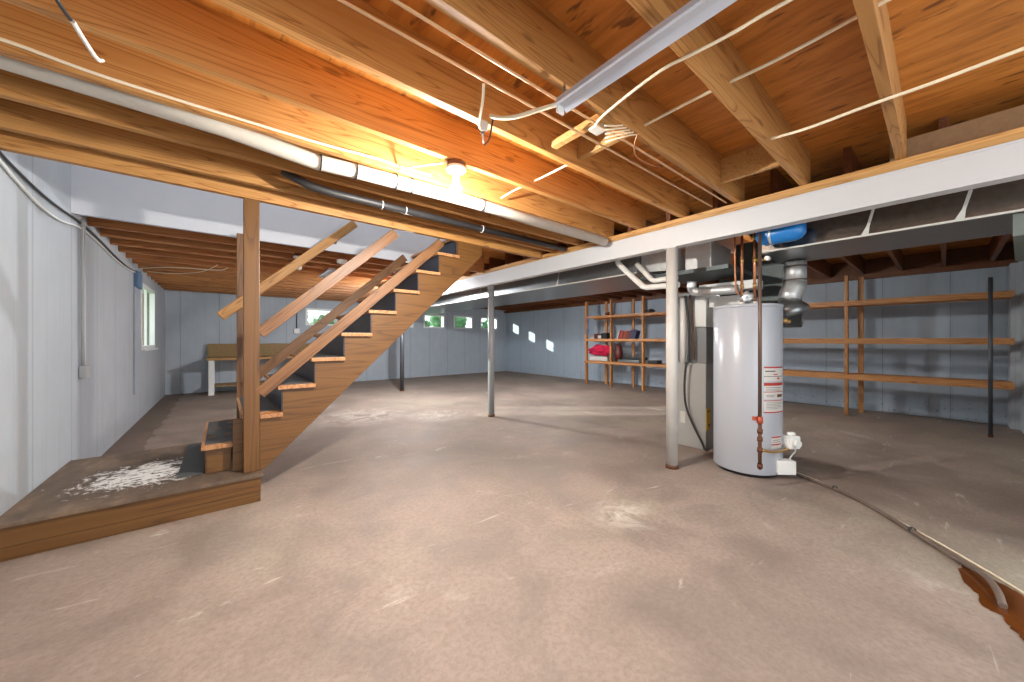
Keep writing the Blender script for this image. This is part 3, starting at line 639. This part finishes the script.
t = thing('plenum_box', 'bright galvanised plenum box above the furnace, right of the near column', 'duct', (3.5, 1.5, 1.78))
PO = (3.5, 1.5, 1.78)
q = MB(); q.box((3.5, 1.365, 1.785), (3.98, 1.60, 2.03), 0.004); q.build('plenum_body', M['ductbright'], t, loc=PO)
q = MB(); q.prism([(3.45, 1.66, 1.80), (3.45, 2.04, 1.83), (3.45, 2.04, 2.05), (3.45, 1.66, 2.02)], (0.5, 0, 0)); q.build('transition', M['galv'], t, loc=PO)
q = MB(); q.box((3.44, 1.20, 1.745), (4.05, 2.04, 1.782)); q.build('under_shelf', M['ductdark'], t, loc=PO)
t = thing('return_plenum', 'dark sheet-metal return plenum behind the water heater', 'duct', (4.5, 1.2, 1.3))
q = MB(); q.box((4.25, 0.98, 1.25), (4.9, 1.42, 2.13), 0.004); q.build('plenum_body', M['ductdark'], t, loc=(4.5, 1.2, 1.3))
q = MB(); q.box((4.06, 1.425, 1.28), (4.9, 1.50, 1.74), 0.004); q.build('side_panel', M['ductdark'], t, loc=(4.5, 1.2, 1.3))

# ---------------------------------------------------------------- furnace
F = thing('furnace', 'grey furnace cabinet standing behind the water heater and near column', 'furnace', (4.1, 1.75, 0)); FO = (4.1, 1.75, 0)
q = MB(); q.box((3.75, 1.51, 0.002), (4.42, 1.86, 0.872), 0.006); q.build('lower_cabinet', M['furn'], F, loc=FO)
q = MB(); q.box((3.77, 1.515, 0.874), (4.42, 1.625, 1.24), 0.004); q.build('coil_panel', M['furndark'], F, loc=FO)
q = MB(); q.box((3.765, 1.515, 1.245), (4.42, 1.625, 1.545), 0.004); q.build('upper_panel', M['white'], F, loc=FO)
q = MB(); q.box((3.84, 1.63, 0.874), (4.42, 1.84, 1.62), 0.004); q.build('upper_cabinet', M['furndark'], F, loc=FO)
q = MB(); q.box((3.80, 1.20, 1.44), (4.04, 1.50, 1.54), 0.004); q.box((3.85, 1.1, 1.60), (4.02, 1.62, 1.68), 0.004); q.build('vent_cover', M['white'], F, loc=FO)
q = MB(); q.box((3.747, 1.715, 0.24), (3.75, 1.765, 0.36)); q.build('white_sticker', M['paper'], F, loc=FO)
q = MB(); q.box((3.758, 1.506, 0.20), (3.85, 1.51, 0.42)); lb = q.build('energy_label', M['yellow'], F, loc=FO)
q = MB(); q.box((3.80, 1.503, 0.23), (3.83, 1.506, 0.26)); q.box((3.765, 1.503, 0.385), (3.84, 1.506, 0.395)); q.build('label_print', M['black'], F, loc=FO)
cable([(3.66, 1.655, 0.89), (3.66, 1.675, 0.80), (3.66, 1.685, 0.60), (3.68, 1.68, 0.42), (3.70, 1.60, 0.22), (3.71, 1.53, 0.08), (3.70, 1.50, 0.02)], 0.011, M['cabledark'], 'dark drain hose curving down the front of the furnace', 'drain_hose', cat='hose')
cable([(3.64, 1.665, 1.56), (3.66, 1.64, 1.3), (3.66, 1.635, 1.05), (3.66, 1.64, 0.90)], 0.012, M['abs'], 'upper of the two dark lines hanging beside the furnace', 'refrigerant_line', cat='hose')
cable([(3.70, 1.645, 1.57), (3.72, 1.625, 1.3), (3.72, 1.612, 1.05), (3.72, 1.615, 0.91)], 0.010, M['rust'], 'thin brown line next to the furnace panel', 'refrigerant_line', cat='hose')
q = MB(); q.tube([(3.68, 1.705, 0.88), (3.68, 1.705, 1.56)], 0.028, 14); tag(q.build('vent_pipe', M['pvc'], loc=(3.68, 1.705, 0.88)), 'upright white plastic pipe between the near column and the furnace', 'pipe')
q = MB(); q.tube([(3.55, 1.56, 1.68), (3.55, 1.565, 1.61), (3.55, 1.53, 1.575), (3.55, 1.45, 1.572), (3.55, 1.16, 1.562)], 0.042, 20, smooth_path=1)
tag(q.build('vent_pipe', M['galv'], loc=(3.55, 1.4, 1.57)), 'grey horizontal vent pipe just above the water heater, elbow at its left', 'pipe')
k = 3.28/3.4
q = MB(); q.tube([(3.28, 2.23, 2.0), (3.28, 2.21, 1.93), (3.28, 2.09, 1.81), (3.28, 1.92, 1.65), (3.28, 1.88, 1.635), (3.28, 1.56, 1.625)], 0.028, 16)
tag(q.build('vent_pipe', M['pvc'], loc=(3.28, 1.9, 1.7)), 'longer white plastic pipe angling down from the beam toward the near column', 'pipe')
q = MB(); q.tube([(3.33, 2.02, 1.90), (3.33, 1.86, 1.72), (3.33, 1.83, 1.70), (3.33, 1.60, 1.705)], 0.026, 16)
tag(q.build('vent_pipe', M['pvc'], loc=(3.33, 1.8, 1.7)), 'shorter white plastic pipe above the longer angled one', 'pipe')

# ---------------------------------------------------------------- water heater
hx, hy, hr = 3.507, 1.079, 0.25
T = thing('water_heater', 'tall light grey cylindrical gas water heater beside the near column', 'water heater', (hx, hy, 0)); TO = (hx, hy, 0)
q = MB(); q.lathe([(0, 0.002), (hr-0.03, 0.002), (hr-0.03, 0.03), (0, 0.03)], (hx, hy, 0), 48); q.build('base', M['black'], T, loc=TO)
q = MB(); q.lathe([(0, 0.03), (hr-0.004, 0.03), (hr, 0.036), (hr, 1.375), (hr-0.004, 1.38), (0, 1.38)], (hx, hy, 0), 72); q.build('tank', M['tank'], T, loc=TO)
q = MB(); q.lathe([(hr-0.02, 1.378), (hr+0.003, 1.378), (hr+0.003, 1.40), (hr-0.01, 1.405), (0, 1.41)], (hx, hy, 0), 72); q.build('top_cap', M['tank'], T, loc=TO)
C0 = (hx, hy, 0)
def lab(a0, a1, z0, z1, bars, name='warning_label'):
    zm = (lambda z: 0.53+(z-0.485)*0.80) if z0 > 0.4 else (lambda z: z+0.02)
    z0, z1 = zm(z0), zm(z1); bars = [(f0, f1, zm(za), zm(zb), m) for f0, f1, za, zb, m in bars]
    q = MB(); q.arc_patch(C0, hr+0.0005, a0, a1, z0, z1, 10, 0.0015); o = q.build(name, M['paper'], T, loc=TO)
    for (f0, f1, za, zb, m) in bars:
        q = MB(); q.arc_patch(C0, hr+0.002, a0+(a1-a0)*f0, a0+(a1-a0)*f1, za, zb, 8, 0.001); q.build('label_print', M[m], o, loc=TO)
lab(224, 268, 0.80, 0.94, [(0, 1, 0.93, 0.945, 'red'), (0.05, 0.5, 0.895, 0.905, 'black'), (0.4, 0.62, 0.862, 0.872, 'red'), (0, 1, 0.845, 0.85, 'black'), (0.6, 0.75, 0.82, 0.835, 'red')])
lab(224, 268, 0.62, 0.785, [(0, 1, 0.755, 0.785, 'red'), (0.08, 0.9, 0.735, 0.739, 'black'), (0.08, 0.8, 0.72, 0.723, 'black'), (0.08, 0.85, 0.705, 0.708, 'black'), (0, 1, 0.69, 0.697, 'red'), (0.08, 0.5, 0.66, 0.664, 'black'), (0.1, 0.45, 0.645, 0.649, 'black'), (0.6, 0.95, 0.64, 0.668, 'rust')])
lab(224, 270, 0.485, 0.61, [(0, 1, 0.603, 0.61, 'red'), (0.08, 0.9, 0.585, 0.588, 'black'), (0.08, 0.9, 0.57, 0.573, 'black'), (0.08, 0.8, 0.555, 0.558, 'black'), (0.08, 0.9, 0.54, 0.543, 'black'), (0.08, 0.6, 0.525, 0.528, 'black'), (0, 1, 0.485, 0.497, 'red')])
lab(238, 262, 0.225, 0.32, [(0, 1, 0.31, 0.32, 'red'), (0.1, 0.9, 0.29, 0.293, 'black'), (0.1, 0.9, 0.275, 0.278, 'black'), (0, 1, 0.252, 0.262, 'red')])
def polar(a, r, z): a = math.radians(a); return Vector((hx+math.cos(a)*r, hy+math.sin(a)*r, z))
# gas control
m = Matrix.Translation(polar(279, hr+0.055, 0.295)) @ Matrix.Rotation(math.radians(240), 4, 'Z')
q = MB(); q.box((-0.045, -0.05, -0.06), (0.035, 0.05, 0.045), 0.014); q.box((-0.03, -0.062, -0.03), (0.02, -0.05, 0.03), 0.005)
q.lathe([(0, 0.045), (0.03, 0.045), (0.03, 0.066), (0.024, 0.072), (0, 0.072)], (-0.005, 0, 0), 20)
q.tube([(0.034, 0, -0.01), (0.062, 0, -0.01)], [0.032, 0.028], 20)
bmesh.ops.transform(q.bm, matrix=m, verts=q.bm.verts)
gc = q.build('gas_control', M['white'], T, loc=TO)
q = MB(); q.tube([polar(284, hr+0.0, 0.26), polar(284, hr+0.03, 0.26)], 0.022, 14); q.tube([polar(270, hr+0.035, 0.235), polar(284, hr+0.04, 0.26)], 0.014, 10); q.build('valve_inlet', M['steelbox'], T, loc=TO)
for dz in (0.0, 0.02):
    q = MB(); q.tube([polar(288+dz*300, hr+0.075, 0.25), polar(290+dz*100, hr+0.085, 0.20), polar(283, hr+0.055, 0.175), polar(276, hr+0.035, 0.13)], 0.005, 8, smooth_path=2); q.build('pilot_tube', M['cablewht'], T, loc=TO)
q = MB()
m = Matrix.Translation(polar(264, hr+0.025, 0.095)) @ Matrix.Rotation(math.radians(228), 4, 'Z')
q.box((-0.05, -0.07, -0.055), (0.03, 0.07, 0.055), 0.008); bmesh.ops.transform(q.bm, matrix=m, verts=q.bm.verts)
q.build('burner_cover', M['white'], T, loc=TO)
q = MB(); q.tube([polar(285, hr-0.01, 1.27), polar(285, hr+0.03, 1.27)], 0.022, 14); q.tube([polar(285, hr+0.03, 1.27), polar(285, hr+0.045, 1.25)], 0.014, 10); q.build('relief_valve', M['brass'], T, loc=TO)
q = MB()
for (dx, dy) in ((-0.02, 0.03), (0.03, -0.05)): q.lathe([(0.024, 1.40), (0.024, 1.43), (0.018, 1.44), (0, 1.44)], (hx+dx, hy+dy, 0), 16)
q.build('water_nipple', M['porcelain'], T, loc=TO)
# gas line in front of the heater
G = thing('gas_pipe', 'vertical iron gas pipe with a red valve in front of the water heater', 'pipe', (3.12, 0.874, 0.14)); GO = (3.12, 0.874, 0.14)
q = MB(); q.tube([(3.12, 0.874, 0.52), (3.12, 0.874, 1.905)], 0.0125, 14); q.build('riser_pipe', M['iron'], G, loc=GO)
q = MB(); q.tube([(3.12, 0.874, 0.14), (3.12, 0.874, 0.52)], 0.0125, 14)
for z in (0.15, 0.27, 0.35, 0.41): q.tube([(3.12, 0.874, z), (3.12, 0.874, z+0.03)], 0.019, 12)
q.build('drip_leg', M['rust'], G, loc=GO)
q = MB(); q.tube([(3.12, 0.874, 0.485), (3.12, 0.874, 0.535)], 0.021, 12); q.box((3.085, 0.89, 0.505), (3.11, 0.915, 0.535), 0.004); q.build('shutoff_valve', M['rustred'], G, loc=GO)
q = MB(); q.tube([(3.125, 0.87, 0.285), (3.24, 0.82, 0.255), polar(262, hr+0.04, 0.235), polar(270, hr+0.035, 0.237)], 0.011, 12, smooth_path=1); q.build('branch_pipe', M['brass'], G, loc=GO)
# copper supply pipes
for i, (x, y, z0, labt) in enumerate(((hx-0.02, hy+0.03, 1.44, 'left copper water pipe rising from the top of the heater'), (hx+0.03, hy-0.05, 1.44, 'right copper water pipe rising from the top of the heater'))):
    t = thing('copper_pipe', labt, 'pipe', (x, y, z0))
    q = MB(); q.tube([(x, y, z0+0.001), (x, y, 2.12)], 0.011, 14); q.build('pipe_run', M['copper'], t, loc=(x, y, z0))
    q = MB()
    for z in (1.56, 1.78): q.tube([(x, y, z), (x, y, z+0.04)], 0.015, 12)
    q.build('coupling', M['brass'], t, loc=(x, y, z0))
    if i == 1:
        q = MB(); q.tube([(x, y-0.01, 1.79), (x, y-0.10, 1.79)], 0.011, 10); q.build('branch', M['brass'], t, loc=(x, y, z0))
        q = MB(); q.tube([(x+0.01, y-0.10, 1.79), (x-0.05, y-0.10, 1.79)], 0.018, 10); q.build('tap', M['porcelain'], t, loc=(x, y, z0))
q = MB(); q.tube([(3.42, 1.14, 2.10), (3.42, 1.14, 1.55), (3.45, 1.12, 1.50)], 0.007, 10, smooth_path=1); tag(q.build('copper_pipe', M['copper'], loc=(3.42, 1.14, 1.5)), 'thinnest copper pipe, left of the two heater supply pipes', 'pipe')
q = MB(); q.blob((hx+0.0, hy-0.0, 1.475), (0.05, 0.05, 0.055), 8, 0.3, 3, 3); tag(q.build('pipe_insulation', M['galv'], loc=(hx, hy, 1.42)), 'crumpled foil wrap between the copper pipes on the heater top', 'wrap')
# expansion tank
E_ = thing('expansion_tank', 'glossy blue expansion tank hung under the beam above the heater', 'tank', (3.22, 0.78, 1.96)); EO = (3.22, 0.78, 1.96)
q = MB(); pr = [(0, -0.155), (0.035, -0.15), (0.066, -0.125), (0.078, -0.09), (0.078, 0.09), (0.066, 0.125), (0.035, 0.15), (0, 0.155)]
q.lathe(pr, n=36, M4=Matrix.Translation((3.225, 0.775, 1.912)) @ Matrix.Rotation(PI/2, 4, 'X')); q.build('tank_shell', M['blue'], E_, loc=EO)
q = MB(); q.lathe([(0.079, -0.004), (0.081, -0.004), (0.081, 0.012), (0.079, 0.012)], n=36, M4=Matrix.Translation((3.225, 0.83, 1.912)) @ Matrix.Rotation(PI/2, 4, 'X')); q.build('hanger_strap', M['galv'], E_, loc=EO)
q = MB(); q.tube([(3.225, 0.93, 1.912), (3.225, 0.96, 1.912)], 0.018, 12); q.build('tank_nipple', M['brass'], E_, loc=EO)
# flue
V = thing('flue_pipe', 'ribbed galvanised flue pipe with elbow dropping behind the water heater', 'flue', (4.02, 0.80, 1.7)); VO = (4.02, 0.80, 1.7)
fx, fy = 3.98, 0.845
q = MB(); pts = [(fx, fy, 1.90+0.15), (fx, fy, 1.90), (fx, fy, 1.80)]; rr = [0.088, 0.088, 0.088]
q.tube([(fx, fy, 1.812), (fx, fy, 1.62)], 0.082, 28)
q.build('vertical_pipe', M['galv'], V, loc=VO)
q = MB(); q.tube([(fx, fy, 1.63), (fx-0.01, fy+0.008, 1.57), (fx-0.04, fy+0.03, 1.51), (fx-0.07, fy+0.05, 1.45)], [0.085, 0.088, 0.084, 0.072], 24); q.build('elbow', M['galv'], V, loc=VO)
q = MB()
for z in (1.76, 1.64): q.tube([(fx, fy, z), (fx, fy, z+0.012)], 0.086, 28)
q.build('crimp_ring', M['steelbox'], V, loc=VO)
q = MB(); q.tube([(fx-0.07, fy+0.045, 1.47), (fx-0.06, fy+0.02, 1.38), (fx-0.05, fy+0.0, 1.33)], [0.07, 0.13, 0.125], 28); q.tube([(fx-0.05, fy-0.06, 1.34), (fx-0.05, fy-0.06, 1.24)], 0.006, 8); q.build('draft_hood', M['galvdull'], V, loc=VO)

# ---------------------------------------------------------------- hose and wet patch on the floor
cable([(3.72, 0.86, 0.05), (3.66, 0.80, 0.014), (3.614, 0.736, 0.013), (3.517, 0.539, 0.013), (3.391, 0.364, 0.013), (3.029, 0.084, 0.013), (2.808, -0.066, 0.014), (2.72, -0.118, 0.03), (2.60, -0.148, 0.03), (2.49, -0.155, 0.012)], 0.013, M['hose'], 'long grey drain hose lying on the floor from the heater to the wet patch', 'drain_hose', cat='hose')
cable([(3.70, 0.78, 0.006), (3.573, 0.547, 0.006), (3.12, 0.10, 0.006), (2.841, -0.125, 0.006), (2.721, -0.213, 0.006), (2.5, -0.35, 0.006)], 0.005, M['cable'], 'thin tan line on the floor alongside the drain hose', 'floor_line')
for x, y in ((3.5, 0.51), (3.07, 0.115)):
    q = MB(); q.lathe([(0.014, -0.008), (0.017, -0.008), (0.017, 0.008), (0.014, 0.008)], n=14, M4=Matrix.Translation((x, y, 0.016)) @ Matrix.Rotation(math.radians(38), 4, 'Z') @ Matrix.Rotation(PI/2, 4, 'Y'))
    tag(q.build('hose_clamp', M['cabledark'], loc=(x, y, 0.016)), 'dark clamp on the floor hose ' + ('nearer the water heater' if x > 3.3 else 'nearer the wet patch'), 'clamp')
st = [(2.835, -0.06), (2.72, -0.045), (2.624, -0.062), (2.544, -0.095), (2.452, -0.100), (2.428, -0.144), (2.36, -0.16), (2.28, -0.19), (2.15, -0.30), (2.2, -0.42), (2.45, -0.36), (2.60, -0.25), (2.70, -0.205), (2.76, -0.14)]
q = MB(); c = Vector((2.5, -0.2, 0.0))
ring = []
for i in range(len(st)):
    a = Vector((*st[i], 0.0015)); b2 = Vector((*st[(i+1) % len(st)], 0.0015))
    for k in range(4):
        p = a.lerp(b2, k/4); n_ = noise.noise(p*30)*0.015; ring.append((p.x+n_, p.y+noise.noise(p*37)*0.012, 0.0015))
q.prism(ring, (0, 0, 0.0015))
tag(q.build('wet_patch', M['wet'], loc=(2.5, -0.2, 0.0015)), 'rust-brown wet patch on the concrete where the hose ends', 'puddle')

# ---------------------------------------------------------------- shelving on the right wall
def shelving(label, ys_front, ys_back, zs, y0, y1, x0=7.10, x1=7.50, rh=0.075):
    t = thing('storage_shelving', label, 'shelves', (x0, (y0+y1)/2, 0)); O = Vector((x0, (y0+y1)/2, 0))
    for y in ys_front:
        q = MB(); q.box((0, -0.02, -0.04), (ZJ-0.07-0.003, 0.02, 0.04), 0.003); q.build('upright', M['shelfwood'], t, matrix=Matrix(((0, 0, 1, x0+0.04), (0, 1, 0, y), (1, 0, 0, 0.001), (0, 0, 0, 1))))
    for y in ys_back:
        q = MB(); q.box((0, -0.03, -0.02), (ZJ-0.07-0.003, 0.03, 0.02), 0.003); q.build('upright', M['shelfwood'], t, matrix=Matrix(((0, 0, 1, x1+0.03), (0, 1, 0, y), (1, 0, 0, 0.001), (0, 0, 0, 1))))
    for z in zs:
        s = board('shelf', (0.5*(x0+x1)+0.03, y0, z-0.010), (0.5*(x0+x1)+0.03, y1, z-0.010), x1-x0-0.10, 0.018, M['shelfwood'], t, side=Vector((1, 0, 0)), bev=0)
        board('shelf_rail', (x0-0.02, y0, z-rh/2-0.004), (x0-0.02, y1, z-rh/2-0.004), 0.036, rh, M['shelfwood'], t, side=Vector((1, 0, 0)))
        board('shelf_rail', (x1-0.015, y0, z-0.046), (x1-0.015, y1, z-0.046), 0.036, 0.06, M['shelfwood'], t, side=Vector((1, 0, 0)))
    return t
shelving('long empty shelves on a lumber frame along the right wall', (0.914,), (0.80,), (1.69, 1.135, 0.61), -0.52, 3.0, 7.13, 7.50)
shelving('lumber shelves holding books and a red cloth on the wall left of the furnace', (5.70, 4.97, 4.15, 3.35), (5.38, 4.62, 3.80), (1.70, 1.14, 0.60), 3.20, 5.72, 7.06, 7.44, 0.055)

SXI = 7.22
def item(q, name, mat, loc, label, cat, group=None): return tag(q.build(name, mat, loc=loc), label, cat, group)
q = MB(); q.box((7.12, 5.10, 0.605), (7.36, 5.62, 0.70), 0.01); item(q, 'storage_tub', M['paper'], (7.2, 5.36, 0.605), 'pale box under the crimson cloth on the lower shelf', 'box')
q = MB(); q.blob((7.24, 5.40, 0.86), (0.11, 0.30, 0.13), 4, 0.3, 4, 2.2)
for v in q.bm.verts: v.co.z = max(v.co.z, 0.705)
item(q, 'cloth_bundle', M['crimson'], (7.24, 5.4, 0.705), 'crimson cloth bundle heaped on the lower shelf', 'cloth')
q = MB(); q.lathe([(0, 0.605), (0.07, 0.605), (0.09, 0.75), (0.075, 0.95), (0.04, 1.0), (0, 1.0)], (7.25, 4.87, 0), 20); item(q, 'leather_bag', M['maroon'], (7.25, 4.87, 0.605), 'dark maroon bag beside the shelf upright, right of the crimson cloth', 'bag')
q = MB(); q.box((7.10, 4.25, 0.606), (7.36, 4.80, 0.66), 0.006); item(q, 'flat_case', M['galvdull'], (7.2, 4.5, 0.606), 'flat grey case on the lower shelf under the black one', 'case')
q = MB(); q.box((7.12, 4.20, 0.663), (7.36, 4.70, 0.72), 0.006); item(q, 'flat_case', M['black'], (7.2, 4.45, 0.663), 'flat black case lying on top of the grey one', 'case')
q = MB(); q.box((7.12, 3.85, 0.606), (7.33, 4.06, 0.67), 0.006); item(q, 'flat_case', M['black'], (7.2, 3.95, 0.606), 'small black case on the lower shelf next to the near column', 'case')
yb = 4.84
cols = [('paper', 0.03), ('maroon', 0.035), ('red', 0.05), ('rust', 0.045), ('red', 0.04), ('rust', 0.05), ('maroon', 0.05), ('maroon', 0.04), ('navy', 0.06), ('navy', 0.05)]
desc = ['cream book at the left end of the leaning row', 'thin maroon book right of the cream book', 'thick red book third in the leaning row', 'brown book right of the thick red book', 'red book between two brown books', 'wide brown book in the middle of the leaning row', 'wide maroon book right of the brown books', 'narrow maroon book left of the navy pair', 'thick navy book in the leaning row', 'navy book at the right end of the leaning row']
for (c_, w_), d_ in zip(cols, desc):
    h_ = 0.20+random.uniform(-0.02, 0.02); lean = 0.28
    q = MB(); q.box((7.12, -w_+0.001, 0), (7.28, -0.001, h_), 0.002)
    o = q.build('book', M[c_], matrix=Matrix.Translation((0, yb, 1.142)) @ Matrix.Rotation(lean, 4, 'X'))
    tag(o, d_ + ' on the middle shelf', 'book', 'books leaning on the middle shelf'); yb -= w_*1.04
ys_ = 5.62
for i, (c_, w_, h_) in enumerate((('paper', 0.12, 0.05), ('maroon', 0.1, 0.12), ('paper', 0.09, 0.08), ('black', 0.16, 0.14))):
    q = MB(); q.box((7.12, ys_-w_, 1.142), (7.30, ys_-0.004, 1.142+h_), 0.004); item(q, 'carton', M[c_], (7.2, ys_-w_/2, 1.142), ['low white carton at the left end of the middle shelf', 'maroon carton beside the low white one on the middle shelf', 'mid-height white carton on the middle shelf', 'black carton left of the second upright on the middle shelf'][i], 'box'); ys_ -= w_+0.01
for i, (y, c_) in enumerate(((5.12, 'maroon'), (4.05, 'black'))):
    q = MB(); q.blob((7.22, y, 1.745), (0.09, 0.10, 0.042), i+20, 0.2, 3)
    for v in q.bm.verts: v.co.z = max(v.co.z, 1.703)
    item(q, 'work_glove', M[c_], (7.22, y, 1.703), ['small brown bundle on the top shelf left of the second upright', 'small black bundle on the top shelf near the column'][i], 'bundle')
q = MB(); q.tube([(7.03, 5.60, 1.72), (7.03, 5.60, 1.45), (7.03, 5.57, 1.3), (7.03, 5.62, 1.25), (7.03, 5.63, 1.4)], 0.012, 8, smooth_path=2); item(q, 'hanging_cord', M['bluebin'], (7.03, 5.6, 1.72), 'blue cord hanging at the left end of the shelves', 'cord')


q = MB(); q.box((3.09, -0.55, ZJ+0.002), (3.13, 0.205, 2.285), 0.003)
tag(q.build('board_strip', M['osbedge'], loc=(3.4, 0, ZJ)), 'speckled tan board standing behind the upper plate at the far right', 'board')
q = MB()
for (x, y) in ((-0.06, 3.45), (0.03, 3.45), (-0.03, 3.72), (0.05, 3.72), (0.05, 3.95)): q.box((x-0.02, y-0.07, zk(1)+0.0045), (x+0.02, y+0.07, zk(1)+0.0055))  # small brown squares set on the first step's mat
q.build('mat_square', M['iron'], S, loc=(0.2, 3.04, ZP))
